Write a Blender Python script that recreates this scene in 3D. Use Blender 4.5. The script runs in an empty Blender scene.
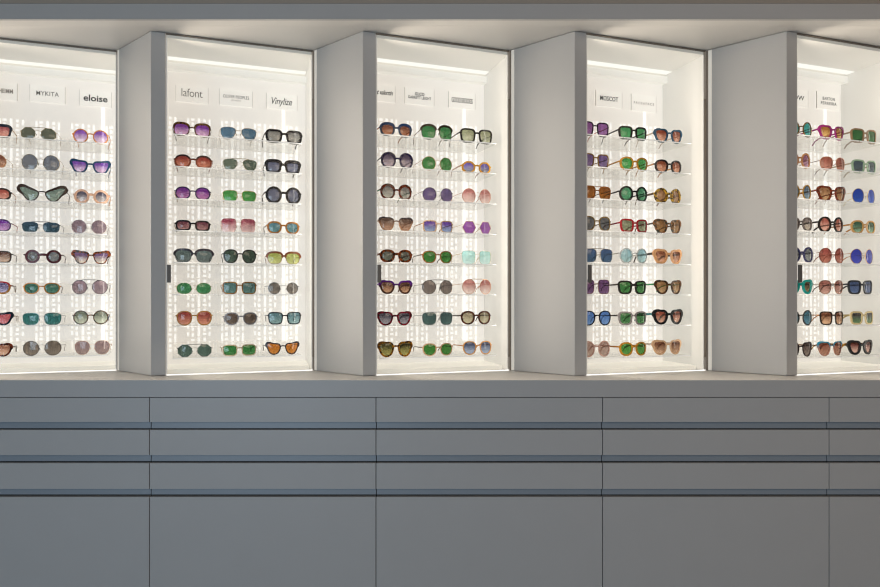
import bpy, math, random
from mathutils import Vector
random.seed(7)
scene = bpy.context.scene
C = scene.collection
PI = math.pi

# ------------------------------------------------------------------ camera
F = 724.0                 # focal length in pixels of the 880 px wide photograph
HZ = 300.0                # row of the horizon
CZ = 1.17                 # eye height
D0 = 2.568                # distance of the pillar fronts
cd = bpy.data.cameras.new('camera'); cam = bpy.data.objects.new('camera', cd); C.objects.link(cam)
cam.location = (0, 0, CZ); cam.rotation_euler = (PI/2, 0, 0)
cd.sensor_width = 36.0; cd.lens = F/880*36; cd.shift_y = (HZ-293.5)/880
cd.clip_start = 0.05
scene.camera = cam
scene.view_settings.view_transform = 'Standard'
scene.view_settings.look = 'None'
scene.cycles.transparent_max_bounces = 40
scene.cycles.filter_width = 1.2

# ------------------------------------------------------------------ materials
def lin(v):
    v /= 255.0
    return v/12.92 if v <= .04045 else ((v+.055)/1.055)**2.4
def hexc(h):
    return (lin(int(h[0:2], 16)), lin(int(h[2:4], 16)), lin(int(h[4:6], 16)), 1)
MC = {}
def newmat(key):
    m = bpy.data.materials.new(key); m.use_nodes = True
    nt = m.node_tree
    for n in list(nt.nodes): nt.nodes.remove(n)
    out = nt.nodes.new('ShaderNodeOutputMaterial')
    return m, nt, out
def paint(key, col, rough=.45, bump=0, var=0.0, spec=.5, metal=0, emis=None, estr=0):
    if key in MC: return MC[key]
    m, nt, out = newmat(key)
    p = nt.nodes.new('ShaderNodeBsdfPrincipled')
    p.inputs['Base Color'].default_value = col; p.inputs['Roughness'].default_value = rough
    p.inputs['Metallic'].default_value = metal; p.inputs['Specular IOR Level'].default_value = spec
    if emis:
        p.inputs['Emission Color'].default_value = emis; p.inputs['Emission Strength'].default_value = estr; m.cycles.emission_sampling = 'NONE'
    if var or bump:
        tc = nt.nodes.new('ShaderNodeTexCoord'); nz = nt.nodes.new('ShaderNodeTexNoise')
        nz.inputs['Scale'].default_value = 9; nz.inputs['Detail'].default_value = 6
        nt.links.new(tc.outputs['Object'], nz.inputs['Vector'])
        if var:
            r = nt.nodes.new('ShaderNodeMix'); r.data_type = 'RGBA'
            r.inputs[6].default_value = tuple(c*(1-var) for c in col[:3])+(1,); r.inputs[7].default_value = tuple(min(1, c*(1+var)) for c in col[:3])+(1,)
            nt.links.new(nz.outputs[0], r.inputs[0]); nt.links.new(r.outputs[2], p.inputs['Base Color'])
        if bump:
            b = nt.nodes.new('ShaderNodeBump'); b.inputs['Strength'].default_value = bump; b.inputs['Distance'].default_value = .002
            nt.links.new(nz.outputs[0], b.inputs['Height']); nt.links.new(b.outputs[0], p.inputs['Normal'])
    nt.links.new(p.outputs[0], out.inputs[0]); MC[key] = m
    return m
def emit(key, col, s):
    if key in MC: return MC[key]
    m, nt, out = newmat(key)
    e = nt.nodes.new('ShaderNodeEmission'); e.inputs[0].default_value = col; e.inputs[1].default_value = s
    nt.links.new(e.outputs[0], out.inputs[0]); MC[key] = m
    return m
def schlick(nt, f0, k=.9):
    """two-sided Fresnel-like weight for thin sheets"""
    lw = nt.nodes.new('ShaderNodeLayerWeight'); lw.inputs[0].default_value = .5
    pw = nt.nodes.new('ShaderNodeMath'); pw.operation = 'POWER'; pw.inputs[1].default_value = 5
    ma = nt.nodes.new('ShaderNodeMath'); ma.operation = 'MULTIPLY_ADD'; ma.inputs[1].default_value = k*(1-f0); ma.inputs[2].default_value = f0
    nt.links.new(lw.outputs['Facing'], pw.inputs[0]); nt.links.new(pw.outputs[0], ma.inputs[0])
    return ma
def clear(key, tint, refl=.9, rough=.03, milk=0.0, milkcol=(1, 1, 1, 1), k=.9, glow=False):
    """thin clear sheet: tinted see-through with a Fresnel reflection and a little milkiness"""
    if key in MC: return MC[key]
    m, nt, out = newmat(key)
    t = nt.nodes.new('ShaderNodeBsdfTransparent'); t.inputs[0].default_value = tint
    g = nt.nodes.new('ShaderNodeBsdfGlossy'); g.inputs['Roughness'].default_value = rough
    g.inputs[0].default_value = (refl, refl, refl, 1)
    fr = schlick(nt, .03, k)
    mx = nt.nodes.new('ShaderNodeMixShader')
    last = t
    if milk:
        d = nt.nodes.new('ShaderNodeBsdfTranslucent' if glow else 'ShaderNodeBsdfDiffuse'); d.inputs[0].default_value = milkcol
        m2 = nt.nodes.new('ShaderNodeMixShader'); m2.inputs[0].default_value = milk
        nt.links.new(t.outputs[0], m2.inputs[1]); nt.links.new(d.outputs[0], m2.inputs[2]); last = m2
    nt.links.new(fr.outputs[0], mx.inputs[0]); nt.links.new(last.outputs[0], mx.inputs[1]); nt.links.new(g.outputs[0], mx.inputs[2])
    nt.links.new(mx.outputs[0], out.inputs[0]); MC[key] = m
    return m
def lensmat(top, bot):
    key = 'lens_'+top+bot
    if key in MC: return MC[key]
    m, nt, out = newmat(key)
    tc = nt.nodes.new('ShaderNodeTexCoord'); sx = nt.nodes.new('ShaderNodeSeparateXYZ')
    nt.links.new(tc.outputs['Generated'], sx.inputs[0])
    cr = nt.nodes.new('ShaderNodeValToRGB')
    up = lambda h: tuple(min(.95, v*1.3+.012) for v in hexc(h)[:3])+(1,)
    cr.color_ramp.elements[0].position = .08; cr.color_ramp.elements[0].color = up(bot)
    cr.color_ramp.elements[1].position = .75; cr.color_ramp.elements[1].color = up(top)
    nt.links.new(sx.outputs[2], cr.inputs[0])
    t = nt.nodes.new('ShaderNodeBsdfTransparent'); nt.links.new(cr.outputs[0], t.inputs[0])
    d = nt.nodes.new('ShaderNodeBsdfDiffuse'); nt.links.new(cr.outputs[0], d.inputs[0])
    m2 = nt.nodes.new('ShaderNodeMixShader'); m2.inputs[0].default_value = .28
    nt.links.new(t.outputs[0], m2.inputs[1]); nt.links.new(d.outputs[0], m2.inputs[2])
    g = nt.nodes.new('ShaderNodeBsdfGlossy'); g.inputs['Roughness'].default_value = .06
    fr = schlick(nt, .05)
    mx = nt.nodes.new('ShaderNodeMixShader')
    nt.links.new(fr.outputs[0], mx.inputs[0]); nt.links.new(m2.outputs[0], mx.inputs[1]); nt.links.new(g.outputs[0], mx.inputs[2])
    nt.links.new(mx.outputs[0], out.inputs[0]); MC[key] = m
    return m
def framemat(spec):
    """'hex' plain, 'hex~hex' tortoiseshell blotches, 'hex>hex' top fading to bottom, '*hex' metal wire, '@hex' translucent"""
    key = 'frame_'+spec
    if key in MC: return MC[key]
    if spec[0] == '*': return paint(key, hexc(spec[1:]), .3, metal=.7)
    m, nt, out = newmat(key)
    p = nt.nodes.new('ShaderNodeBsdfPrincipled'); p.inputs['Roughness'].default_value = .25; p.inputs['Specular IOR Level'].default_value = .3
    tc = nt.nodes.new('ShaderNodeTexCoord')
    s = spec.lstrip('@')
    if '~' in s:
        a, b = s.split('~')
        nz = nt.nodes.new('ShaderNodeTexNoise'); nz.inputs['Scale'].default_value = 130; nz.inputs['Detail'].default_value = 2
        cr = nt.nodes.new('ShaderNodeValToRGB')
        cr.color_ramp.elements[0].position = .44; cr.color_ramp.elements[0].color = hexc(a)
        cr.color_ramp.elements[1].position = .56; cr.color_ramp.elements[1].color = hexc(b)
        nt.links.new(tc.outputs['Object'], nz.inputs['Vector']); nt.links.new(nz.outputs[0], cr.inputs[0])
        nt.links.new(cr.outputs[0], p.inputs['Base Color'])
    elif '>' in s:
        a, b = s.split('>')
        sx = nt.nodes.new('ShaderNodeSeparateXYZ'); nt.links.new(tc.outputs['Generated'], sx.inputs[0])
        cr = nt.nodes.new('ShaderNodeValToRGB')
        cr.color_ramp.elements[0].position = .5; cr.color_ramp.elements[0].color = hexc(b)
        cr.color_ramp.elements[1].position = .8; cr.color_ramp.elements[1].color = hexc(a)
        nt.links.new(sx.outputs[2], cr.inputs[0]); nt.links.new(cr.outputs[0], p.inputs['Base Color'])
    else:
        p.inputs['Base Color'].default_value = hexc(s)
    last = p
    if spec[0] == '@':
        t = nt.nodes.new('ShaderNodeBsdfTransparent'); t.inputs[0].default_value = hexc(s)
        mx = nt.nodes.new('ShaderNodeMixShader'); mx.inputs[0].default_value = .4
        nt.links.new(p.outputs[0], mx.inputs[1]); nt.links.new(t.outputs[0], mx.inputs[2]); last = mx
    nt.links.new(last.outputs[0], out.inputs[0]); MC[key] = m
    return m

GREY = paint('grey_lacquer', (.54, .53, .515, 1), .42, var=.02)
GREYD = paint('grey_drawer_lacquer', (.54, .535, .525, 1), .38, var=.02)
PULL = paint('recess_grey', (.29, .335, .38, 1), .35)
DARK = paint('shadow_gap', (.02, .02, .022, 1), .8)
SOFF = paint('lit_grey_lacquer', (.80, .775, .735, 1), .45, var=.015)  # same grey lacquer made paler, painting in light from the cases
WHITE = paint('white_laminate_glow', (.68, .67, .64, 1), .35, emis=(1, .95, .87, 1), estr=.17)  # emission paints extra case light onto the side walls
CREAM = paint('cream_laminate_glow', (.74, .71, .64, 1), .4, emis=(1, .95, .84, 1), estr=.36)  # glow put into the base board so it looks brightly lit
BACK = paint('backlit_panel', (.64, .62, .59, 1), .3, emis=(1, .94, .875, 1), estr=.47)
CEIL = paint('top_panel_glow', (.68, .665, .625, 1), .4, emis=(1, .945, .85, 1), estr=.22)  # painted glow brightens the top panel, which is no lamp
BOXM = paint('light_box_glow', (.7, .69, .66, 1), .4, emis=(1, .95, .87, 1), estr=.36)  # housing brightened by emission in place of light falling on it
EDGE = paint('pillar_edge_glow', (.80, .77, .70, 1), .5, emis=(1, .93, .82, 1), estr=.22)  # slight glow put into the strip so it reads as lit
RAIL = paint('bronze_rail', (.24, .20, .16, 1), .5)
HANDLE = paint('door_handle_metal', (.17, .16, .15, 1), .4, metal=.3)
PLATE = paint('plate_white_glow', (.66, .64, .61, 1), .35, emis=(1, .95, .885, 1), estr=.49)  # glow put into the plates so they look as lit as the panel
PLATE_EDGE = paint('plate_edge', (.50, .47, .43, 1), .5)
INK = paint('ink_black', (.02, .02, .02, 1), .6)
INKG = paint('ink_grey', (.18, .17, .16, 1), .6)
INKL = paint('ink_light', (.38, .34, .31, 1), .6)
TAN = paint('tan_plaster', (.42, .36, .30, 1), .8, bump=.1)
FLOORM = paint('floor_grey', (.25, .26, .28, 1), .5, bump=.05, var=.08)
LED = emit('lit_patch_white', (1, .965, .89, 1), 1.15)  # light thrown up onto the top panel, drawn as emission
GLOWV = emit('bright_line', (1, .97, .91, 1), 1.3)  # emission for a drawn reflection and the lit door edge
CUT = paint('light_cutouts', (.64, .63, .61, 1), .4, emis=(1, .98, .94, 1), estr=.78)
GLASS = clear('door_glass', (.985, .99, .985, 1), .09, .01)
ACRYL = clear('shelf_acrylic', (.985, .988, .985, 1), .7, .05, .04, (.9, .9, .88, 1), .3)
FROST = clear('frosted_riser', (.97, .965, .95, 1), .3, .2, .40, (.98, .965, .94, 1), .2, True)
EDGEB = paint('shelf_edge_glow', (.8, .79, .77, 1), .3, emis=(1, .97, .92, 1), estr=.26)  # emission stands in for light gathered along the acrylic edge
TAGM = paint('tag_white', (.85, .83, .8, 1), .6)

# ------------------------------------------------------------------ mesh helpers
class MB:
    def __init__(s): s.v = []; s.f = []
    def poly(s, pts):
        n = len(s.v); s.v += [tuple(p) for p in pts]; s.f.append(tuple(range(n, n+len(pts)))); return s
    def box(s, x0, x1, y0, y1, z0, z1):
        n = len(s.v)
        s.v += [(x, y, z) for z in (z0, z1) for x, y in ((x0, y0), (x1, y0), (x1, y1), (x0, y1))]
        s.f += [tuple(n+i for i in q) for q in ((3, 2, 1, 0), (4, 5, 6, 7), (0, 1, 5, 4), (1, 2, 6, 5), (2, 3, 7, 6), (3, 0, 4, 7))]
        return s
    def prism(s, pts, z0, z1):            # pts counter-clockwise in plan
        n = len(s.v); k = len(pts)
        s.v += [(x, y, z0) for x, y in pts]+[(x, y, z1) for x, y in pts]
        s.f.append(tuple(n+i for i in range(k-1, -1, -1))); s.f.append(tuple(n+k+i for i in range(k)))
        for i in range(k):
            j = (i+1) % k; s.f.append((n+i, n+j, n+k+j, n+k+i))
        return s
    def xprism(s, prof, x0, x1):          # profile in (y, z), swept along x
        n = len(s.v); k = len(prof)
        s.v += [(x0, y, z) for y, z in prof]+[(x1, y, z) for y, z in prof]
        s.f.append(tuple(n+i for i in range(k))); s.f.append(tuple(n+k+i for i in range(k-1, -1, -1)))
        for i in range(k):
            j = (i+1) % k; s.f.append((n+i, n+k+i, n+k+j, n+j))
        return s
    def sweep(s, pts, w, h, side=None, k=6):
        """tube of elliptical section (w across, h along z-ish) through pts"""
        n0 = len(s.v); P = [Vector(p) for p in pts]
        for i, p in enumerate(P):
            d = (P[min(i+1, len(P)-1)]-P[max(i-1, 0)]).normalized()
            sd = d.cross(Vector((0, 0, 1)))
            sd = sd.normalized() if sd.length > 1e-4 else Vector((1, 0, 0))
            up = sd.cross(d).normalized()
            ww = w[i] if isinstance(w, (list, tuple)) else w; hh = h[i] if isinstance(h, (list, tuple)) else h
            for j in range(k):
                a = 2*PI*(j+.5)/k
                s.v.append(tuple(p+sd*(math.cos(a)*ww/2)+up*(math.sin(a)*hh/2)))
        for i in range(len(P)-1):
            for j in range(k):
                a = n0+i*k+j; b = n0+i*k+(j+1) % k
                s.f.append((a, b, b+k, a+k))
        s.f.append(tuple(n0+j for j in range(k))[::-1]); s.f.append(tuple(n0+(len(P)-1)*k+j for j in range(k)))
        return s
    def build(s, name, mat, parent=None, smooth=False, bevel=0):
        me = bpy.data.meshes.new(name); me.from_pydata(s.v, [], s.f); me.update()
        import bmesh
        bm = bmesh.new(); bm.from_mesh(me); bmesh.ops.recalc_face_normals(bm, faces=bm.faces); bm.to_mesh(me); bm.free()
        if smooth:
            for p in me.polygons: p.use_smooth = True
        o = bpy.data.objects.new(name, me); C.objects.link(o)
        me.materials.append(mat)
        if parent: o.parent = parent
        if bevel:
            b = o.modifiers.new('edge', 'BEVEL'); b.width = bevel; b.segments = 2; b.limit_method = 'ANGLE'
        return o
def thing(name, label, cat, loc=(0, 0, 0), rz=0, group=None):
    o = bpy.data.objects.new(name, None); C.objects.link(o); o.empty_display_size = .05
    o.location = loc; o.rotation_euler = (0, 0, rz)
    return tag(o, label, cat, group)
def tag(o, label, cat, group=None):
    o['label'] = label; o['category'] = cat
    if group: o['group'] = group
    return o
def struct(o): o['kind'] = 'structure'; return o
def copy_part(src, parent):
    c = src.copy(); C.objects.link(c); c.parent = parent
    return c

# ------------------------------------------------------------------ layout of the saw-tooth bays
A = math.radians(20.44)
U = (math.cos(A), math.sin(A)); N = (-math.sin(A), math.cos(A))
PX = .7516
def bay_x(b): return -1.7768+PX*b
Z0, Z1 = .90, 2.1256
def world(b, u, n): return (bay_x(b)+u*U[0]+n*N[0], D0+u*U[1]+n*N[1])
def solve_u(b, px, n):
    k = (px-440)/F
    x0, y0 = world(b, 0, n)
    return (k*y0-x0)/(U[0]-k*U[1])
def z_at(y, px, b, n):
    u = solve_u(b, px, n); Y = world(b, u, n)[1]
    return CZ+(HZ-y)*Y/F
ORD = ['first', 'second', 'third', 'fourth', 'fifth', 'sixth', 'seventh', 'bottom']
CASE = ['first', 'second', 'third', 'fourth', 'fifth']

# ------------------------------------------------------------------ room shell
struct(MB().box(-4, 4, -4, 3.6, -.05, 0).build('floor', FLOORM))
struct(MB().box(-4, 4, -4, 3.6, 3.0, 3.05).build('ceiling', TAN))
struct(MB().box(-4, 4, 3.45, 3.6, 0, 3.0).build('wall_back', TAN))
struct(MB().box(-4.1, -4, -4, 3.6, 0, 3.0).build('wall_left', TAN))
struct(MB().box(4, 4.1, -4, 3.6, 0, 3.0).build('wall_right', TAN))
YS = 2.464
struct(MB().box(-4, 4, YS+.010, 3.45, 2.184, 3.0).build('wall_upper', TAN))
struct(MB().box(-4, 4, YS+.016, 2.6, 2.179, 2.1838).build('trim_1', DARK))  # near-black strip painting in the shadow line above the fascia
struct(MB().box(-4, 4, YS, YS+.012, Z1, 2.179).build('trim_2', GREY))                 # fascia board
struct(MB().box(-4, 4, YS+.012, 2.5245, Z1+.0002, 2.179).build('trim_3', SOFF))       # front strip of the soffit
struct(MB().box(-4, 4, 2.5255, 3.44, Z1+.0002, 2.179).build('trim_4', SOFF))          # soffit

# counter and drawer cabinets
YC = 2.439
top = MB().box(-3.3, 3.3, YC+.0015, 3.44, .8425, Z0).build('counter_top', SOFF)  # top painted paler as if lit, front edge keeps the grey
MB().box(-3.3, 3.3, YC, YC+.0014, .8425, Z0-.0006).build('front_edge', GREYD, top)
tag(top, 'long grey lacquered counter top running under all the lit display cases', 'counter')
YD = 2.443
def zd(y): return CZ-(y-HZ)*YD/F
XL = [(149.4-440)*YD/F+.7645*k for k in range(-1, 5)]
cab_lab = ['grey drawer cabinet under the first display case, first along the counter',
           'grey drawer cabinet mostly under the second display case, bluish in daylight',
           'grey drawer cabinet mostly under the third display case, middle of the row',
           'grey drawer cabinet mostly under the fourth display case, warm grey',
           'grey drawer cabinet under the fifth display case, last along the counter']
rows = [(397.9, 422.3, 429.0), (430.0, 455.4, 462.0), (463.2, 489.2, 495.6)]
cab0 = None
def part_drawer(root, w, yt, yb, yr):
    g = .0014
    zt, zb, zr = zd(yt), zd(yb), zd(yr)
    d = MB().xprism([(YD, zt), (YD, zb+.001), (YD+.003, zb), (YD+.02, zb), (YD+.02, zt)], g, w-g).build('drawer', GREYD, root)
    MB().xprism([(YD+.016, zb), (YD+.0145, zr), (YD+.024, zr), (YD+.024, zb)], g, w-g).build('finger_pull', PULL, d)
    return d
for k in range(5):
    r = thing('drawer_cabinet', cab_lab[k], 'cabinet', (XL[k], 0, 0), 0, 'drawer cabinets under the counter')
    w = XL[k+1]-XL[k]
    if cab0 is None:
        cab0 = r
        MB().box(.0, w, YD+.026, 3.3, .08, .842).build('carcass', DARK, r)
        for q in rows: part_drawer(r, w, *q)
        MB().box(.0014, w-.0014, YD, YD+.02, .085, zd(497.0)).build('door', GREYD, r)
        MB().box(0, w, YD+.06, YD+.08, 0, .082).build('plinth', GREYD, r)
    else:
        for ch in list(cab0.children):
            c = copy_part(ch, r)
            for g in list(ch.children): copy_part(g, c)

# pillars (wedge shaped fins between the cases)
FW = .0476
fin_pts = [(0, 0), (FW, 0), (FW, .285), (-.105, .285), (-.1275, .2630)]
PIL = ['grey wedge pillar between the first and second lit display cases', 'grey wedge pillar between the second and third lit display cases',
       'grey wedge pillar between the third and fourth lit display cases', 'grey wedge pillar between the fourth and fifth lit display cases']
fin0 = None
for b in range(0, 6):
    x, y = world(b, 0, 0)
    nm = 'pillar' if 1 <= b <= 4 else ('pillar_end' if b == 0 else 'pillar_side')  # first and last are unseen end pillars
    if fin0 is None:
        o = MB().prism(fin_pts, Z0+.0015, Z1-.002).build(nm, GREY, bevel=.0008); fin0 = o
        def onface(k, d): return (-.1275*k-.90*d, .2630*k-.436*d)
        MB().prism([onface(.999, -.001), onface(.999, .0006), onface(.973, .0006), onface(.973, -.001)], Z0+.002, Z1-.003).build('seal', RAIL, o)
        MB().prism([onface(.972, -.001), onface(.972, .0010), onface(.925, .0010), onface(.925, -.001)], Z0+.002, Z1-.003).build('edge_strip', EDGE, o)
    else:
        o = fin0.copy(); o.name = nm; C.objects.link(o)
        for ch in list(fin0.children): copy_part(ch, o)
    o.location = (x, y, 0); o.rotation_euler = (0, 0, A)
    if 1 <= b <= 4: tag(o, PIL[b-1], 'pillar', 'pillars between the display cases'); o['kind'] = 'thing'
    else: struct(o)

# ------------------------------------------------------------------ display cases
GE = .5848                 # where the glass line meets the next pillar
ND = .29                   # depth of a case
ZT = 2.110
COLS_SEG = [(.072, .231), (.235, .404), (.408, .540)]
def cutouts():
    m = MB()
    for g in range(-1, 5):
        u0 = .002+.1295*g
        for r in range(8):
            zb = .958+.1169*(7-r)+.006
            for du, wd, kind in ((0, .0065, 'bar'), (.017, .0085, 'sq'), (.040, .0085, 'long'), (.062, .0085, 'sq2'), (.081, .0065, 'bar')):
                u = u0+du
                if u-.006 < .056 or u+.006 > .583: continue
                if kind == 'bar': segs = [(.004, .040), (.062, .078), (.090, .112)] if g % 2 else [(.004, .020), (.030, .072), (.082, .112)]
                elif kind == 'long': segs = [(.002, .056), (.062, .114)]
                elif kind == 'sq': segs = [(.002, .014), (.022, .034), (.043, .050), (.060, .074), (.084, .096), (.104, .112)]
                else: segs = [(.002, .012), (.020, .030), (.040, .054), (.066, .073), (.082, .094), (.102, .112)]
                for a, c in segs:
                    ww = wd*1.5 if kind.startswith('sq') and c-a < .0085 else wd
                    z0, z1 = zb+a, zb+c
                    m.poly([(u-ww/2, ND-.0012, z0), (u+ww/2, ND-.0012, z0), (u+ww/2, ND-.0012, z1), (u-ww/2, ND-.0012, z1)])
    return m
case_lab = ['white lit display case before the first pillar, partly cut off', 'white lit display case between the first and second pillars',
            'white lit display case between the second and third pillars', 'white lit display case between the third and fourth pillars',
            'white lit display case beyond the fourth pillar, partly cut off']
case0 = None
def led_area(parent, loc, rot, sx, sy, e, col=(1, .94, .85), spread=180):
    l = bpy.data.lights.new('bright_line', 'AREA'); l.shape = 'RECTANGLE'; l.size = sx; l.size_y = sy; l.energy = e; l.color = col; l.spread = math.radians(spread)
    o = bpy.data.objects.new('led_light', l); C.objects.link(o); o.parent = parent; o.location = loc; o.rotation_euler = rot
    return o
for b in range(5):
    x, y = world(b, 0, 0)
    r = thing('display_case', case_lab[b], 'display case', (x, y, 0), A, 'lit display cases')
    if case0 is None:
        case0 = r
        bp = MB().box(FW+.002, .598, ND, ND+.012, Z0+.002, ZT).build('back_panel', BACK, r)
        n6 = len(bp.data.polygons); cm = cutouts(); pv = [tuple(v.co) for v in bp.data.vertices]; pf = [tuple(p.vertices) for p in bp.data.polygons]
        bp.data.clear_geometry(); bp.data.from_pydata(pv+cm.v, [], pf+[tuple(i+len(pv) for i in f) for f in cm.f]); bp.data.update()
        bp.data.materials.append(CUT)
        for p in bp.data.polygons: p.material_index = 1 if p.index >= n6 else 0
        MB().box(.500, .5125, ND-.004, ND-.0014, 1.0, 2.015).build('reflection_line', GLOWV, bp)  # glowing strip standing in for a vertical reflection
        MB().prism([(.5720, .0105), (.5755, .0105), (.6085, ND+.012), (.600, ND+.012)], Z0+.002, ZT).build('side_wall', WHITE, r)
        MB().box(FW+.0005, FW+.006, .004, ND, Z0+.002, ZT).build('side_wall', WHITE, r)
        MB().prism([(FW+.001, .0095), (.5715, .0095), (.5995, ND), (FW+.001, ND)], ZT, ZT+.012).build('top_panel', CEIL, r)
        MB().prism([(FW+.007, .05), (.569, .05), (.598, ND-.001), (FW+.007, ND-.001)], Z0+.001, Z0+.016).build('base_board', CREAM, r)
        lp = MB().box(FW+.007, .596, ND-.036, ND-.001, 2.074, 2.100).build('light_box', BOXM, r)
        MB().box(FW+.007, .588, ND-.072, ND-.037, 2.1070, 2.1097).build('top_panel_lit_patch', LED, lp)  # painted pool of light under the top panel, not a lamp
        d = MB().box(FW+.004, .5745, .0015, .0075, Z0+.004, 2.1203).build('glass_door', GLASS, r)
        d['label'] = 'clear frameless glass door'
        MB().box(FW+.0055, FW+.0190, -.006, .0015, 1.232, 1.296).build('handle', HANDLE, d, bevel=.001)
        MB().box(FW+.002, .5755, .001, .0085, 2.1205, Z1-.0008).build('top_rail', RAIL, d)
        MB().box(FW+.004, .5745, .0005, .010, Z0+.0005, Z0+.0038).build('bottom_track', GLOWV, d)  # glow painted in for the lit bottom edge of the door
        ch0 = list(r.children)
    else:
        for ch in ch0:
            c = copy_part(ch, r)
            for g in list(ch.children): copy_part(g, c)
    led_area(r, (.0550, .018, 1.52), (PI/2, 0, math.radians(-112)), .010, 1.12, 3.1, (1, .87, .73), 110)   # upright LED profile on the back of the pillar edge, washing across the door
    led_area(r, (.552, .024, 1.52), (PI/2, 0, math.radians(35)), .010, 1.10, .28)          # upright LED profile behind the door edge

# added unseen LED lights past both ends, standing in for unmodelled neighbouring cases
for b in (-1, 5):
    x, y = world(b, 0, 0)
    o = led_area(None, (x+.0550*U[0]+.018*N[0], y+.0550*U[1]+.018*N[1], 1.52), (PI/2, 0, A+math.radians(-112)), .010, 1.12, 3.1, (1, .87, .73), 110)

# acrylic shelves
ZS = [1.776-.1169*r for r in range(8)]
sh0 = [None]*3
for b in range(5):
    x, y = world(b, 0, 0)
    for c in range(3):
        for rr in range(8):
            a0, a1 = COLS_SEG[c]
            if sh0[c] is None:
                sh0[c] = MB().box(a0, a1, .045, .250, -.004, 0).build('acrylic_shelf', ACRYL); o = sh0[c]
                MB().box(a0, a1, .0435, .0449, -.0038, -.0002).build('front_edge', EDGEB, o)
                ri = MB().poly([(a0+.001, .2495, .0), (a1-.001, .2495, .0), (a1-.001, .2495, .048), (a0+.001, .2495, .048)]).build('back_riser', FROST, o); ri['label'] = 'low frosted upright at the back of the shelf'
            else:
                o = sh0[c].copy(); C.objects.link(o)
                for ch in list(sh0[c].children): copy_part(ch, o)
            o.location = (x, y, ZS[rr]); o.rotation_euler = (0, 0, A)
            tag(o, 'clear acrylic shelf, %s from the top, %s column of the %s display case' % (ORD[rr] if rr < 7 else 'eighth', ORD[c], CASE[b]), 'shelf', 'acrylic shelves in the display cases')

# ------------------------------------------------------------------ sunglasses
def sgn(v): return 1 if v >= 0 else -1
def outline(shape, a, b, n=30):
    """one lens outline around its centre, outer side towards +x"""
    if shape in CTRL: return [(x*a, z*b) for x, z in spline(CTRL[shape], n)]
    pts = []
    for i in range(n):
        t = 2*PI*i/n; c, s = math.cos(t), math.sin(t)
        if shape in ('hex', 'oct'):
            k = 6 if shape == 'hex' else 8
            ph = 0 if shape == 'hex' else PI/8
            q = PI/k; rr = math.cos(q)/math.cos(((t+ph) % (2*q))-q)
            rr = .5*rr+.5*(1 if rr > .97 else rr*1.01)
            x, z = a*c*rr*1.03, b*s*rr*1.08
        else:
            p = {'round': 2.0, 'oval': 2.3, 'panto': 2.35, 'square': 4.2, 'wayf': 4.0, 'rect': 3.4, 'cat': 2.7, 'wing': 2.5, 'butter': 2.8, 'avi': 2.5, 'navi': 3.2, 'half': 2.8}[shape]
            x = a*sgn(c)*abs(c)**(2/p); z = b*sgn(s)*abs(s)**(2/p)
            zz = z/b; xx = x/a
            if shape == 'panto':
                x *= 1+.10*zz
                if z > 0: z *= .93
            elif shape == 'square': x *= 1+.05*zz
            elif shape == 'wayf':
                x *= 1+.11*zz; z += .05*b*xx*max(0, zz)
            elif shape == 'wing':
                z *= .95
                if xx > 0: z += .30*b*xx*max(0, zz+.4)
                else: z -= .62*b*-xx*max(0, zz-.05)
                if zz < 0: z += .55*b*max(0, xx)*-zz
                x *= 1+.10*zz
            elif shape == 'rect': x *= 1+.05*zz
            elif shape == 'cat':
                x *= 1+.11*zz
                z *= .93
                if xx > 0: z += .34*b*xx*xx*max(0, zz+.25)
                else: z -= .14*b*xx*xx*max(0, zz)
                if zz < 0: z += .10*b*xx*-1*zz*-1*0+.08*b*abs(xx)*-zz
            elif shape == 'butter':
                z *= 1+.10*xx; x *= 1+.03*zz
            elif shape == 'avi':
                x *= 1+.10*zz
                if z < 0: x += .10*a*zz*-1*.8
                if z < 0 and xx < 0: z *= 1-.16*abs(xx)
                z *= 1+.04*xx
            elif shape == 'navi': x *= 1+.10*zz
            elif shape == 'half': x *= 1+.09*zz
        pts.append((x, z))
    return pts
CTRL = {
 'cat': [(1.03, .66), (.62, .95), (0, .96), (-.65, .90), (-.97, .52), (-.93, -.15), (-.62, -.76), (-.08, -.99), (.44, -.86), (.84, -.30)],
 'catx': [(1.10, .84), (.72, .99), (.05, .90), (-.65, .84), (-.97, .55), (-.93, -.08), (-.62, -.72), (-.05, -.99), (.48, -.84), (.84, -.25)],
 'wing': [(1.12, .86), (.62, 1.0), (-.2, .62), (-.85, .32), (-1.0, .02), (-.75, -.6), (-.25, -.97), (.12, -.86), (.62, -.18)],
 'avi': [(.93, .74), (.25, .93), (-.55, .86), (-.95, .5), (-.88, -.1), (-.5, -.68), (.08, -.99), (.6, -.82), (.95, -.22), (1.02, .32)]}
def spline(P, n):
    m = len(P); out = []
    for i in range(n):
        t = i/n*m; k = int(t); f = t-k
        p0, p1, p2, p3 = P[k-1], P[k % m], P[(k+1) % m], P[(k+2) % m]
        out.append(tuple(.5*((2*p1[q])+(p2[q]-p0[q])*f+(2*p0[q]-5*p1[q]+4*p2[q]-p3[q])*f*f+(3*p1[q]-p0[q]-3*p2[q]+p3[q])*f**3) for q in (0, 1)))
    return out
def normals(p):
    n = len(p); out = []
    for i in range(n):
        dx = p[(i+1) % n][0]-p[i-1][0]; dz = p[(i+1) % n][1]-p[i-1][1]
        l = math.hypot(dx, dz) or 1
        out.append((dz/l, -dx/l))
    return out
RATIO = {'round': None, 'oval': .335, 'panto': .395, 'square': .37, 'wayf': .375, 'rect': .325, 'cat': .40, 'catx': .385, 'wing': .365, 'butter': .36, 'avi': .375, 'navi': .345, 'half': .34, 'hex': .37, 'oct': .37}
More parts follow.
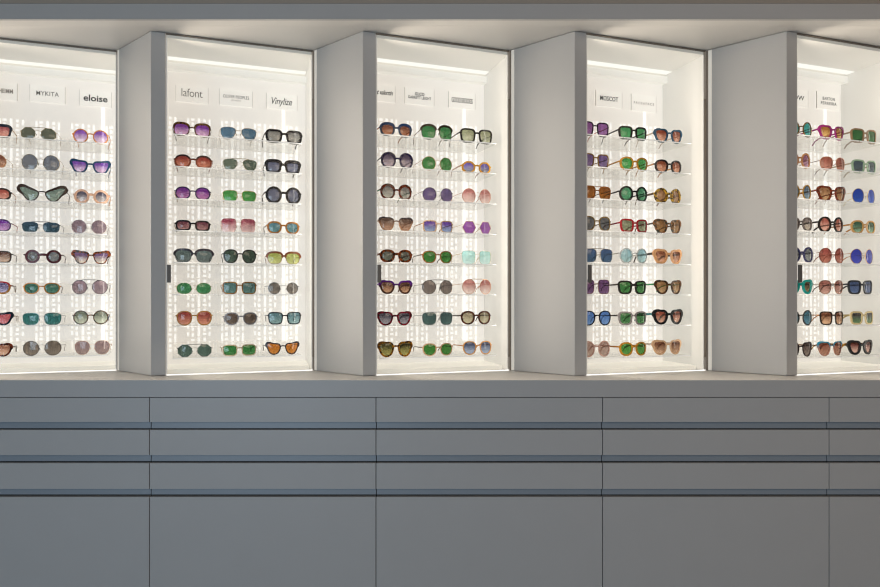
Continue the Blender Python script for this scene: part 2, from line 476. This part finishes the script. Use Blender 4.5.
STYLE = {  # rim width, depth, end-piece share, temple width, temple height
    'acet': (.0060, .0045, .012, .0030, .0062), 'chunky': (.0082, .0060, .008, .0040, .0085), 'thin': (.0040, .0032, .018, .0026, .0042),
    'wire': (.0015, .0018, .012, .0016, .0020), 'rimless': (.0008, .0010, .012, .0016, .0020), 'brow': (.0014, .0034, .015, .0026, .0040)}
def make_glasses(b, r, c, L, R, shape, style, fr, lt, lb, tm, look, opt):
    n0 = .074
    t, dp, e, tw, th = STYLE[style]
    uL, uR = solve_u(b, L, n0), solve_u(b, R, n0)
    W = min(max(uR-uL, .125), .178); uc = (uL+uR)/2
    # a whole pair is foreshortened a little less than its plane, because the front is wrapped
    cx = (.277 if style in ('wire', 'rimless') else .272)*W
    a = .5*W-cx-t-e*W
    if RATIO[shape] is None: bz = a*(1.02 if 'tall' not in opt else 1.12)
    else: bz = RATIO[shape]*W/2-t
    if 'tall' in opt and RATIO[shape]: bz *= 1.13
    if 'low' in opt: bz *= .88
    if 'small' in opt: a *= .86; bz *= .86
    if 'ring' in opt: t += .004; a -= .003; bz -= .003
    wx, wy = world(b, uc, n0)
    rz = A+math.radians(random.uniform(-2.2, 2.2))
    label = '%s sunglasses, %s, %s column of %s case' % (look, (ORD[r]+' shelf') if r else 'top shelf', ORD[c], CASE[b])
    root = thing('sunglasses', label, 'sunglasses', (wx, wy, ZS[r]+.0006), rz, 'sunglasses on the display shelves')
    ol = outline(shape, a, bz); nn = normals(ol)
    zmin = min(p[1] for p in ol); zc = t-zmin
    def wrap(x): return .010*(x/(W/2))**2
    def rimt(i):
        x, z = ol[i]; tt = t
        if style == 'brow': tt = .0078 if z > .30*bz else .0013
        if 'top' in opt and z > .15*bz: tt += .0040*min(1, (z/bz-.15)*2)
        if shape in ('cat', 'catx', 'wing') and x > .25*a and z > .2*bz and style in ('acet', 'chunky', 'thin'): tt += .0035*(x/a)
        return tt
    n = len(ol)
    fm = MB()
    for sd in (-1, 1):
        base = len(fm.v)
        for i, (x, z) in enumerate(ol):
            tt = rimt(i); ox, oz = x+nn[i][0]*tt, z+nn[i][1]*tt
            xi, xo = sd*(cx+x), sd*(cx+ox)
            yi, yo = wrap(xi), wrap(xo)
            fm.v += [(xi, yi, zc+z), (xo, yo, zc+oz), (xo, yo+dp, zc+oz), (xi, yi+dp, zc+z)]
        for i in range(n):
            j = (i+1) % n
            for q in range(4):
                q2 = (q+1) % 4
                fm.f.append((base+4*i+q, base+4*j+q, base+4*j+q2, base+4*i+q2))
    # bridge
    gap = cx-a-t*.4
    metal = style in ('wire', 'rimless') or 'wbridge' in opt
    bh = .0015 if metal else max(.0042, t*1.15); bw = .0016 if metal else dp*.9
    bzz = zc+bz*(.30 if not metal else .38)
    if shape in ('rect', 'square', 'wayf', 'cat', 'catx', 'half') and not metal: bzz = zc+bz*.42
    gp = gap+.002
    fm.sweep([(gp*s, wrap(0)+dp*.45-.002*(1-s*s), bzz+(.0028 if metal else .0022)*(1-s*s)) for s in (-1, -.6, -.2, .2, .6, 1)], bw, bh)
    if 'dbl' in opt:
        zt = zc+bz*.97
        fm.sweep([(cx*.92*s, wrap(cx*.92*s)+dp*.4, zt+.0012+(.0015 if abs(s) < .7 else 0)) for s in (-1, -.6, -.2, .2, .6, 1)], .0018, .0022)
    # nose pads on metal fronts
    if metal:
        for sd in (-1, 1):
            fm.sweep([(sd*(gap+.001), .004, zc+bz*.1), (sd*(gap-.002), .009, zc-bz*.12), (sd*(gap-.001), .009, zc-bz*.32)], [.0012, .003, .002], [.0012, .003, .002])
    # end pieces up to the hinges
    hz = zc+bz*(.55 if shape in ('cat', 'catx', 'wing', 'rect', 'square', 'wayf', 'half', 'navi', 'avi') else .38)
    xo = max(p[0] for p in ol)
    xe = cx+xo*(.93 if shape in ('round', 'oval', 'panto', 'oct', 'hex') else .97)
    eh = .0022 if style in ('wire', 'rimless') else min(th*.95, .007)
    for sd in (-1, 1):
        fm.sweep([(sd*xe, wrap(xe)+dp*.45, hz), (sd*W*.497, wrap(W/2)+dp*.5, hz), (sd*W*.5, wrap(W/2)+dp+.002, hz)], dp*.9 if style not in ('wire', 'rimless') else .0018, eh)
    fm.build('front_frame', framemat(fr), root, smooth=False)
    # lenses
    lm = lensmat(lt, lb)
    for sd in (-1, 1):
        m = MB(); ymid = dp*.45
        rings = (1.0, .7, .35)
        for k in rings:
            for x, z in ol:
                X = sd*(cx+x*k); m.v.append((X, wrap(X)+ymid-.0022*(1-k*k), zc+z*k))
        m.v.append((sd*cx, wrap(cx)+ymid-.0022, zc)); ctr = len(m.v)-1
        for q in range(len(rings)-1):
            for i in range(n):
                j = (i+1) % n; m.f.append((q*n+i, q*n+j, (q+1)*n+j, (q+1)*n+i))
        for i in range(n): m.f.append(((len(rings)-1)*n+i, (len(rings)-1)*n+(i+1) % n, ctr))
        m.build('lens', lm, root, smooth=True)
    # temples: straight back, then down to the shelf
    y0 = wrap(W/2)+dp
    tl = .142
    ext = .004 if 'flare' in opt else 0
    for sd in (-1, 1):
        m = MB()
        pts = [(sd*W*.5, y0, hz), (sd*(W*.5+.001), y0+.03, hz-.001), (sd*(W*.5-.001), y0+.088, hz-.002), (sd*(W*.5-.004+ext), y0+.108, hz-.006), (sd*(W*.5-.008+ext), y0+.121, hz*.62), (sd*(W*.5-.010+ext), y0+.131, hz*.22+th*.3)]
        hs = [th*1.05, th*.95, th*.85, th*.95, th*1.05, th*.8] if style not in ('wire', 'rimless') else [th, th, th, th*1.5, th*1.9, th*1.6]
        m.sweep(pts, [tw]*4+[tw*1.1]*2, hs)
        m.build('temple', framemat(tm or fr), root)
    if 'tag' in opt:
        sd = 1
        MB().box(W*.5-.001, W*.5-.0002, y0+.055, y0+.072, hz-.022, hz-.004).build('price_tag', TAGM, root)
    return root

# each row: left px, right px, shape, style, front colour, lens top, lens bottom, temple colour ('' = as the front), options, look
G = {}
G[0, 0] = [
 (-27.5, 10.9, 'wayf', 'acet', '1d2c40', 'a05a5c', 'd89a8e', '*b89a7c', 'top', 'angular navy pink-lens'),
 (-32, 6, 'round', 'wire', '*b08a60', '7a4a38', 'b98c72', '', '', 'round gold-wire brown gradient'),
 (-27.5, 10.9, 'oval', 'acet', '201c1c', 'a8554a', 'd79a8c', 'c9a394', 'tall', 'oval black rose-lens'),
 (-27.5, 10.9, 'oval', 'thin', '4a2a66', '6a2f90', 'c79ad0', 'a02838', 'tall', 'large oval violet gradient'),
 (-27, 11.6, 'rect', 'thin', '2c2422', '5a3a30', 'd0b6a4', '', 'tall', 'rectangular black brown-gradient'),
 (-28, 10.2, 'panto', 'acet', 'c0283a>c88a3c', '5a5484', 'a9a4c6', '6c5648', 'tag', 'round red and amber blue-violet'),
 (-27, 12, 'catx', 'acet', '16283a', 'b0505c', 'c8808a', 'c0b0a4', 'tag', 'upswept navy rose-lens'),
 (-27, 11.6, 'cat', 'acet', '1c1614~8a3a20', '946450', 'dcb49c', '40302a', 'tag', 'upswept tortoiseshell tan-gradient')]
G[0, 1] = [
 (19.8, 56.2, 'oct', 'wire', '*a89878', '54584c', '5c6054', '', 'dbl', 'octagonal silver-wire olive double-bridge'),
 (20.5, 60, 'round', 'wire', '*9c8c6c', '686c76', '74787f', '', 'tall', 'round gold-wire slate'),
 (18, 65.5, 'wing', 'thin', '3a2a24', '6c7c74', '8c9c92', '', 'top', 'wide winged dark-brown sage-lens'),
 (21, 59.7, 'navi', 'rimless', '*3c4046', '30485a', '34505e', '', 'dbl low', 'squared rimless dark-teal brow-bar'),
 (23, 62.5, 'round', 'thin', '5a2c36', '6a6e74', '7a7e82', '', 'ring small', 'round burgundy double-ring grey-lens'),
 (22.5, 60.3, 'panto', 'thin', 'c88440', '3e6c60', '467466', '5a3a28', 'low', 'round amber green-lens slim'),
 (21.5, 61.4, 'navi', 'wire', '*7a8484', '2c6868', '34706e', '', 'wbridge', 'squared wire-rimmed teal'),
 (21.8, 61.6, 'round', 'wire', '*3a3430', '6a6058', '7c7268', '', '', 'large round dark-wire brown-grey')]
G[0, 2] = [
 (72, 108.8, 'round', 'thin', 'd88a48', '7c4ea0', 'e6c6d6', '', '', 'round orange purple-gradient'),
 (70.5, 109.8, 'catx', 'acet', '1c4468', '70489c', 'd0b4d0', '', '', 'upswept navy-blue purple-gradient'),
 (74, 108.4, 'round', 'chunky', 'e8b89c', '565260', 'c0b8b8', '', '', 'round thick peach grey-gradient'),
 (70.6, 107, 'round', 'wire', '*a0908c', '7c6a74', '8a7880', '', '', 'round silver-wire mauve mirrored'),
 (73, 108.8, 'catx', 'thin', '2a1c18~9a4a20', '6c5478', 'd8ccc0', '5c3424', 'top', 'upswept tortoiseshell-brow plum-gradient'),
 (71, 108, 'round', 'wire', '*3c3a3c', '8a7680', '8c7c82', '', 'dbl', 'round mauve with black brow-bar'),
 (72.3, 109, 'round', 'thin', '2c2824~6c4a30', '6c7468', 'c2c8b6', '2c3a6c', '', 'round dark-tortoise grey-green gradient'),
 (74, 110, 'panto', 'rimless', '*c89878', '8c7678', '94807e', '', 'tall', 'rounded rose-gold rimless mauve')]
G[1, 0] = [
 (172.7, 211, 'butter', 'thin', '8a5a20~3c1c18', '70348c', 'd8aed0', '3a2420', 'top', 'browline tortoiseshell purple-gradient'),
 (173.9, 212.4, 'oval', 'acet', '3a1c1a>a8583c', '8c3a30', 'c88068', '8a3a2c', 'tall', 'oversized oval red-brown gradient'),
 (174.4, 211, 'oval', 'thin', '2c2050', '6a2c84', 'b87cb0', 'b08a60', 'tall', 'oval purple-rimmed violet'),
 (175.6, 210.2, 'rect', 'acet', '1c1618', '6c3c48', 'a67c7c', '8a6a4c', '', 'rectangular black plum-lens'),
 (174.4, 213, 'half', 'brow', '4c4650', '5c6c6c', '6a7474', '', '', 'half-rim grey smoke-lens'),
 (177, 210.7, 'oval', 'rimless', '*c8b088', '3c7c50', '408256', '', '', 'rimless rounded bright-green'),
 (176, 212.7, 'panto', 'thin', 'c8904c', '8c3c38', 'cc8a74', '6a4424', 'tall', 'rounded amber red-gradient'),
 (178.3, 211, 'oct', 'wire', '*6c6c6c', '4a6058', '506860', '', 'dbl', 'round wire double-bridge grey-green')]
G[1, 1] = [
 (220.4, 256.7, 'avi', 'wire', '*a08c6c', '44647c', '4c6c82', '', '', 'aviator gold-wire slate-blue'),
 (223.8, 256.2, 'avi', 'wire', '*a09880', '505c50', '5c685a', '', 'dbl', 'aviator silver-wire olive-grey'),
 (223.8, 255.3, 'navi', 'wire', '*c8a468', '38803c', '409044', '', '', 'squared gold-wire vivid-green'),
 (221, 255.8, 'square', 'rimless', '*c8a088', '8c3c50', 'e0c0c0', '', 'tall', 'oversized square rimless burgundy-gradient'),
 (223.8, 256.2, 'panto', 'thin', '26221e', '38483c', '44544a', '', 'tall', 'rounded black dark-green'),
 (222, 257, 'square', 'thin', 'b0782c~7a4a18', '4c6c6c', '587874', '5a3818', '', 'square amber grey-green'),
 (224.7, 257, 'panto', 'thin', '84848c', '54463e', '64584e', '', '', 'rounded grey brown-lens'),
 (222, 257, 'square', 'thin', 'c8b494', '2f7038', '387c3e', 'b09c84', 'low', 'square champagne green-lens')]
G[1, 2] = [
 (265.6, 302.7, 'wayf', 'chunky', '1e1a1c', '74726f', '8a8882', '241e20', 'flare', 'thick square black grey-lens'),
 (265.6, 300.8, 'wayf', 'chunky', '1c1a1e', '55586c', '6c7084', '', 'top', 'flat-top black slate-lens'),
 (265.6, 301.7, 'round', 'chunky', '1c1a1c', '545668', '64687a', '4a4a50', 'tall', 'round thick black slate-lens'),
 (267, 300, 'panto', 'acet', 'c07c2c~9a5a1c', '4c7480', '5c8488', '3a2818', '', 'rounded amber steel-blue'),
 (267.3, 300.5, 'half', 'brow', '8a5030', '98a054', 'bcc080', '6a3c20', '', 'half-rim tortoiseshell yellow-green'),
 (268.6, 298.3, 'round', 'wire', '*747478', '605c58', '787068', '', 'small', 'small round grey-wire taupe'),
 (268, 301.7, 'wayf', 'thin', '1e2226', '54747c', '7a979a', '', '', 'square black ice-blue'),
 (266.8, 299, 'catx', 'thin', '3a3034', 'a86420', 'b87428', '', '', 'upswept dark-brown orange-lens')]
G[2, 0] = [
 (380.4, 412.9, 'panto', 'acet', '2c4a78>4a5a70', '70402e', 'b0785a', 'c07a50', 'top', 'round blue brown-lens'),
 (381.4, 414, 'round', 'acet', '28204a', '54485c', 'b8a8b0', '7c7c80', 'top', 'round purple-black smoke-gradient'),
 (380.8, 413, 'round', 'acet', '8c3414~3a1408', '74706c', 'b4b2a8', '5a8a70', 'top', 'round red-tortoise grey-gradient'),
 (379.6, 413.3, 'cat', 'thin', '4a3c40>d8a078', '5c4438', 'b89078', 'd8a070', '', 'upswept grey-to-peach brown-gradient'),
 (380.4, 413, 'panto', 'chunky', 'a04c18~2c1810', '5a5c54', '686c60', '8a4418', '', 'chunky tortoiseshell grey-green'),
 (380, 413, 'cat', 'acet', '6a24a0>5c3828', '5a3a2c', 'c49878', '', '', 'upswept violet-topped brown-gradient'),
 (378, 412, 'cat', 'acet', 'a01c30~2a1014', '4c4854', '98949e', '3c3436', '', 'upswept red-and-black grey-gradient'),
 (378.8, 413, 'cat', 'acet', 'c07c18~3c2010', '4a4424', 'a09a58', '584848', 'tall', 'upswept yellow-tortoise olive-gradient')]
G[2, 1] = [
 (422, 452.8, 'panto', 'brow', '3a2c20', '306c3c', '387a44', '5a3c20', 'wbridge tall', 'browline tortoiseshell green-lens'),
 (424.4, 451.2, 'round', 'wire', '*b88c58', '38703a', '3e7c40', '9a5a30', '', 'round gold-wire green-lens'),
 (424.4, 452.5, 'round', 'wire', '*3c3834', '5a4a74', '64547c', '', '', 'round dark-wire purple-lens'),
 (424.9, 452.5, 'square', 'thin', 'e0b890', '5c3c8c', '8cA0c4', 'b88860', '', 'square champagne violet-blue gradient'),
 (423.3, 453, 'panto', 'thin', 'a06834', '367030', '3e7c36', '4c3020', '', 'rounded light-brown green-lens'),
 (424, 452, 'round', 'wire', '*54504c', '6a605c', '7a706a', '', 'dbl', 'round grey-wire taupe brow-bar'),
 (424.4, 452, 'navi', 'wire', '*84888a', '3c5454', '445e5c', '', 'dbl tall', 'squared silver-wire dark-green'),
 (424, 452.8, 'panto', 'thin', 'd0a880', '34702c', '3c7c30', '5a4438', '', 'rounded champagne green-lens')]
G[2, 2] = [
 (461, 493.4, 'wayf', 'acet', '1e1a18', '8a8c70', 'a8aa90', '4a4440', 'tall', 'square black pale-olive lens'),
 (462.7, 491.6, 'oct', 'acet', 'dc9c2c', '6a5aa0', '8c8e9c', '*b89888', '', 'octagonal yellow-orange violet-mirror'),
 (464, 491, 'round', 'wire', '*c08c74', 'a86c68', 'e0c4bc', '', 'tall', 'round rose-gold pink-gradient'),
 (463.5, 492, 'hex', 'wire', '*d0b894', '844a94', '8c549c', '', 'tall', 'hexagonal gold-wire violet'),
 (463.5, 491, 'square', 'rimless', '*dcc498', 'a8d4d0', 'c0e0da', '', 'tall', 'square rimless pale-aqua'),
 (464.4, 491, 'round', 'wire', '*d0a080', 'a06460', 'e4c8c0', '', 'dbl tall', 'round rose-gold brow-bar rose-gradient'),
 (462.7, 490.4, 'panto', 'acet', '5a2c18~2c1810', '847a64', 'b8b094', '3a2418', 'tall', 'rounded dark-tortoise beige-lens'),
 (464.3, 492, 'panto', 'thin', 'e0a060', '46506c', 'a0acc4', 'b8784c', 'tall', 'rounded orange blue-gradient')]
G[3, 0] = [
 (580, 610.6, 'wayf', 'thin', '241c24', '7a4c84', '8e6496', 'c07060', 'tall', 'square black purple-lens'),
 (581, 611, 'wayf', 'thin', 'a8803c', '64507c', '78648c', '8a6420', 'tall', 'square olive-gold mauve-lens'),
 (582, 613, 'navi', 'thin', 'b8702c', '7c4818', '9a6024', '5a3818', 'dbl tall', 'aviator amber with brow-bar'),
 (582, 612.3, 'panto', 'thin', 'a08048', '565658', '626466', '6a5030', 'tall', 'rounded olive-amber grey-lens'),
 (583, 614, 'navi', 'wire', '*9c9484', '3c5478', '44607e', '', 'dbl tall', 'squared silver-wire navy-lens'),
 (581, 611.3, 'square', 'wire', '*a8846c', '5c3c64', '70507a', '4a3c40', 'tall', 'square copper-wire plum-lens'),
 (582, 612.3, 'panto', 'thin', '1c1c20', '4c74b4', '6a90c8', '', 'tall', 'rounded black sky-blue'),
 (581.5, 611.7, 'round', 'thin', '@e8c4b8', '9a8078', 'ac968c', 'd8a090', 'tall', 'round pale-pink taupe-lens')]
G[3, 1] = [
 (620.6, 647.7, 'wayf', 'acet', '221e20', '3a7c4c', '468c58', '3a3434', 'tall', 'square black green-lens'),
 (621.8, 648.8, 'panto', 'acet', 'c08828', '3c8444', '489450', 'b07c28', 'tall', 'rounded honey green-lens'),
 (621.3, 648.4, 'round', 'acet', '1e1c1c', '407a58', '4c8a64', '2c2828', 'tall', 'round thick black green-lens'),
 (622.5, 648.4, 'wayf', 'acet', 'b01c28', '6c7058', '868a70', '8c1c2c', 'tall', 'square bright-red olive-lens'),
 (622.2, 647.5, 'round', 'thin', '@d8dcdc', '84a8b0', 'a0c0c4', '*b0aca4', 'tall', 'round clear pale-blue'),
 (620, 647.2, 'wayf', 'acet', '2a2624', '346c38', '3e7a42', '3a2c24', 'tall', 'sixth-row square dark-grey green-lens'),
 (621.5, 646.4, 'wayf', 'acet', '@b4acac', '3a6c40', '467a4a', '34302c', 'tall', 'square pale-grey green-lens'),
 (621.5, 647.5, 'panto', 'acet', 'c88c30', '3e7c34', '4a8c3c', 'a86c28', 'tall tag', 'rounded amber bright-green')]
G[3, 2] = [
 (656.3, 683.2, 'cat', 'acet', '24506c', '7c3c28', 'd09c84', 'c8b8a8', 'tall', 'upswept petrol-blue brown-gradient'),
 (657, 682.6, 'panto', 'acet', '221e22', '7c4028', 'cc9478', 'c88c50', 'tall', 'rounded black copper-gradient'),
 (656.3, 682.6, 'round', 'chunky', 'c89c30~2c2018', '8a6444', 'a07c58', '6a5040', 'tall', 'chunky yellow-tortoise brown-lens'),
 (655.6, 683, 'cat', 'acet', '34403c~8c5a30', '7c5834', '9c7850', '5a4438', 'tall', 'upswept mottled-tortoise brown-lens'),
 (655.2, 683.6, 'cat', 'chunky', 'e0a878', '7c4830', 'd8a88c', '3c3430', 'tall', 'thick upswept peach brown-gradient'),
 (656.7, 683, 'cat', 'acet', '2a2420~6a4424', '84603c', 'b0906c', '3c9c60', 'tall', 'upswept dark-tortoise with green temple'),
 (655.2, 684, 'cat', 'chunky', '1c1e22', '844030', 'd0a490', '2c7880', 'tall', 'upswept thick black brown-gradient'),
 (654.3, 682.6, 'cat', 'acet', 'd8b08c', '6c4430', 'b89478', 'b8a8a0', 'tall', 'upswept champagne brown-gradient')]
G[4, 0] = [
 (789, 813.8, 'round', 'thin', 'b0803c~4c3018', '2c8480', '4c9c96', '5a4028', 'tall', 'round tortoiseshell teal-lens'),
 (788, 812.7, 'round', 'acet', 'e0a06c', '7c5068', 'ac8498', '', 'tall', 'round orange mauve-lens'),
 (789, 813.8, 'round', 'thin', 'd09c40', '44586c', '748c9c', '', 'tall', 'round golden blue-grey lens'),
 (789, 813.8, 'panto', 'acet', '@9c908c', '786c68', 'c4b8a8', '38342f', 'tall', 'rounded clear-grey taupe-gradient'),
 (790, 814.6, 'round', 'acet', '4c4c78', '64686c', '8c9090', '', 'tall', 'round violet-navy grey-lens'),
 (789, 814, 'cat', 'chunky', '1cb4ac', '50402c', '7c6c50', '7c5c48', 'tall', 'thick turquoise brown-lens'),
 (789, 813.6, 'round', 'thin', '4c4844', '2c5c70', '588498', 'a8926c', 'tall', 'round grey-rimmed teal-blue'),
 (789, 813.2, 'cat', 'thin', '3a2e30', '4c3e3c', '84766e', '*7c6454', 'tall', 'upswept dark-plum smoke-lens')]
G[4, 1] = [
 (821.2, 846, 'cat', 'acet', 'a0307c', '8a5a28', 'd0a868', '', 'tall', 'upswept magenta amber-gradient'),
 (822.3, 846.7, 'panto', 'wire', '*d09c80', '84483a', 'b07c6c', '5a3428', 'tall', 'rounded rose-gold copper-lens'),
 (820.4, 847, 'cat', 'acet', '8c3c20~5a2414', '7c5638', 'a88460', '8c3c28', 'tall', 'upswept red-tortoise brown-lens'),
 (820.4, 845.4, 'round', 'acet', '2a2624', '8c4c40', 'cc9c8c', '3c3430', 'tall', 'round black rose-brown lens'),
 (822, 845, 'round', 'wire', '*8c4c40', '803c34', 'a86c5c', '8a4c28', 'tall', 'round copper-wire red-brown'),
 (821.3, 844.8, 'panto', 'wire', '*a8846c', '7c4c44', 'b48c80', '5a3c34', 'tall', 'rounded copper-wire rosy-brown'),
 (823, 844.8, 'wayf', 'thin', '2c2420', '6c4430', 'c49c7c', 'c88c60', 'tall', 'square dark-brown tan-gradient'),
 (821.3, 843, 'cat', 'thin', '2c8cb0>b08070', '7c4a3c', 'a87c68', 'c08828~4c2c14', 'tall', 'upswept blue-cornered rose-brown')]
G[4, 2] = [
 (853, 878.6, 'wayf', 'acet', '94785c', '2f5c34', '3c7042', '8c7460', 'tall', 'square taupe dark-green'),
 (854, 878.3, 'wayf', 'acet', '@b8d0b8', '44525c', '5a6870', 'a89c88', 'tall', 'square pale-mint slate-lens'),
 (854.5, 877, 'round', 'wire', '*d8c498', '1c3c9c', '2c54b4', '', 'tall', 'round pale-gold royal-blue mirror'),
 (853.7, 877, 'panto', 'acet', 'c89c64', '385c48', '84a48c', 'b07c44', 'tall', 'rounded honey-beige green-gradient'),
 (853.3, 874.4, 'round', 'wire', '*d0a878', '3038a0', '4850b8', 'b0702c', 'tall', 'round gold-wire violet-blue mirror'),
 (850, 875, 'wayf', 'acet', '34383e', '3c4c70', '566890', '2c3036', 'tall', 'square charcoal navy-lens'),
 (853.4, 875, 'wayf', 'acet', 'dcc898', '4c4c50', '5c7c54', 'b09c6c', 'tall', 'square cream grey-green gradient'),
 (850.3, 875, 'cat', 'chunky', '2e2e30', '6c3c38', 'd8b0a4', 'c08828~4c2c14', 'tall', 'oversized upswept black pink-gradient')]
for (b, c), lst in G.items():
    for r, (L, R, shape, style, fr, lt, lb, tm, opt, look) in enumerate(lst):
        make_glasses(b, r, c, L, R, shape, style, fr, lt, lb, tm, look, opt.split())

# ------------------------------------------------------------------ name plates above the columns
def text_mesh(body, size, mat, parent, w, z, bold=0, shear=0, space=1.0, xs=1.0, x0=None):
    """flat lettering, fitted to width w, centred on the plate; built-in typeface turned into mesh"""
    cu = bpy.data.curves.new('lettering', 'FONT'); cu.body = body; cu.align_x = 'CENTER'; cu.align_y = 'CENTER'
    cu.size = size; cu.offset = bold; cu.shear = shear; cu.space_character = space; cu.extrude = .0002; cu.resolution_u = 3
    tmp = bpy.data.objects.new('tmp', cu); C.objects.link(tmp)
    dg = bpy.context.evaluated_depsgraph_get(); dg.update()
    me = bpy.data.meshes.new_from_object(tmp.evaluated_get(dg))
    bpy.data.objects.remove(tmp); bpy.data.curves.remove(cu)
    xs_ = [v.co.x for v in me.vertices]; lo, hi = min(xs_), max(xs_)
    s = w/(hi-lo)
    for v in me.vertices: v.co.x = (v.co.x-(lo+hi)/2)*s
    me.materials.clear(); me.materials.append(mat)
    me.name = 'lettering'
    o = bpy.data.objects.new('lettering', me); C.objects.link(o); o.parent = parent
    o.rotation_euler = (PI/2, 0, 0); o.location = ((x0 or 0), -.0008, z)
    return o
NP = .282
def plate(b, L, R, yt, yb, label, texts, edge=0):
    """texts: (string, px width, rows below the plate centre, cap height m, material, bold, shear, spacing)"""
    uL, uR = solve_u(b, L, NP), solve_u(b, R, NP); uc = (uL+uR)/2
    z1, z0 = z_at(yt, (L+R)/2, b, NP), z_at(yb, (L+R)/2, b, NP)
    x, y = world(b, uc, NP)
    r = thing('brand_sign', label, 'sign', (x, y, (z0+z1)/2), A, 'brand signs above the shelf columns')
    w, h = uR-uL, z1-z0
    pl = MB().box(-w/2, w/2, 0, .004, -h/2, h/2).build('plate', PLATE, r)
    MB().box(-w/2-.0012, -w/2, 0, ND-NP-.0045, -h/2, h/2).build('plate_edge', PLATE_EDGE, pl)
    MB().box(w/2, w/2+.0012, 0, ND-NP-.0045, -h/2, h/2).build('plate_edge', PLATE_EDGE, pl)
    sc = w/(R-L)
    for (s, pw, dy, size, mat, bold, shear, space) in texts:
        text_mesh(s, size, mat, r, pw*sc, -dy*.0040, bold, shear, space)
plate(0, -17, 17, 82, 99.5, 'white sign plate with pale blocky lettering, first plate in the first case', [('MODHEIMM', 26, 0, .024, INKL, .0005, 0, 1)])
plate(0, 30, 65, 85.5, 102.5, 'white sign plate with thin grey wide-set capitals in the first case', [('MYKITA', 22.5, 0, .025, INKG, .0001, 0, 1.08)])
plate(0, 79.5, 111.5, 91, 106.5, 'white sign plate with bold black rounded lowercase word in the first case', [('eloise', 24, 0, .036, INK, .0007, 0, 1)])
plate(1, 176, 208, 86.5, 102.5, 'white sign plate with thin grey rounded lowercase word in the second case', [('lafont', 21, -1, .046, INKG, -.0004, 0, .95)])
plate(1, 219.5, 252.5, 90, 106, 'white sign plate with two centred lines of small grey capitals', [('OLIVER PEOPLES', 26, -.8, .018, INKG, .0001, 0, 1.05), ('LOS ANGELES', 10, 2.6, .009, INKL, 0, 0, 1.1)])
plate(1, 266.5, 297, 94, 109.5, 'white sign plate with slanted black script word in the second case', [('Vinylize', 20.5, 0, .040, INK, 0, .25, .95)])
plate(2, 363, 395, 84.5, 101, 'white sign plate with black handwritten script, partly behind the second pillar', [('anne et valentin', 28, -.6, .027, INK, .0002, .45, .9)])
plate(2, 405, 434, 88.5, 104.5, 'white sign plate with two lines of bold black capitals', [('GLCO', 9.5, -2.2, .017, INK, .0005, 0, 1.1), ('GARRETT LEIGHT', 23, 1.5, .016, INK, .0002, 0, 1.05)])
plate(2, 449, 475, 92.5, 108.5, 'white sign plate with dense blocky dark-grey lettering in the third case', [('GOOD SROOGS', 21, .3, .029, INKG, .0006, 0, .95)])
plate(3, 596, 622, 91, 107, 'white sign plate with bold black capitals in the fourth case', [('MOSCOT', 18, 0, .026, INK, .0003, 0, 1.08)])
plate(3, 631.5, 656, 95, 111.5, 'white sign plate with small wide-spaced grey capitals in the fourth case', [('FACEAFACE', 20, .4, .015, INKL, .0002, 0, 1.7)])
plate(4, 778, 808, 89, 105.5, 'white sign plate with slim grey capitals, partly behind the fourth pillar', [('WOOW', 22, 0, .026, INK, .0001, 0, 1)])
plate(4, 817, 840, 92.5, 109.5, 'white sign plate with two lines of spaced brownish capitals', [('BARTON', 12, -2, .018, INKG, .0002, 0, 1.2), ('PERREIRA', 15.5, 2.8, .018, INKG, .0002, 0, 1.2)])

# ------------------------------------------------------------------ room light: cool daylight from one side, warm lamps from the other
def area(name, loc, target, sx, sy, e, col):
    l = bpy.data.lights.new(name, 'AREA'); l.shape = 'RECTANGLE'; l.size = sx; l.size_y = sy; l.energy = e; l.color = col
    o = bpy.data.objects.new(name, l); C.objects.link(o); o.location = loc
    d = Vector(target)-Vector(loc); o.rotation_euler = d.to_track_quat('-Z', 'Y').to_euler()
    return o
area('daylight', (-1.7, -2.4, 1.2), (-.3, 2.5, .7), 2.2, 1.6, 60, (.62, .81, 1.0))
area('shop_lamp', (2.4, -1.6, 2.6), (1.4, 2.5, .9), 2.6, 1.4, 36, (1.0, .80, .62))
wd = bpy.data.worlds.new('world'); scene.world = wd; wd.use_nodes = True
bg = wd.node_tree.nodes['Background']; bg.inputs[0].default_value = (.75, .82, .9, 1); bg.inputs[1].default_value = .10
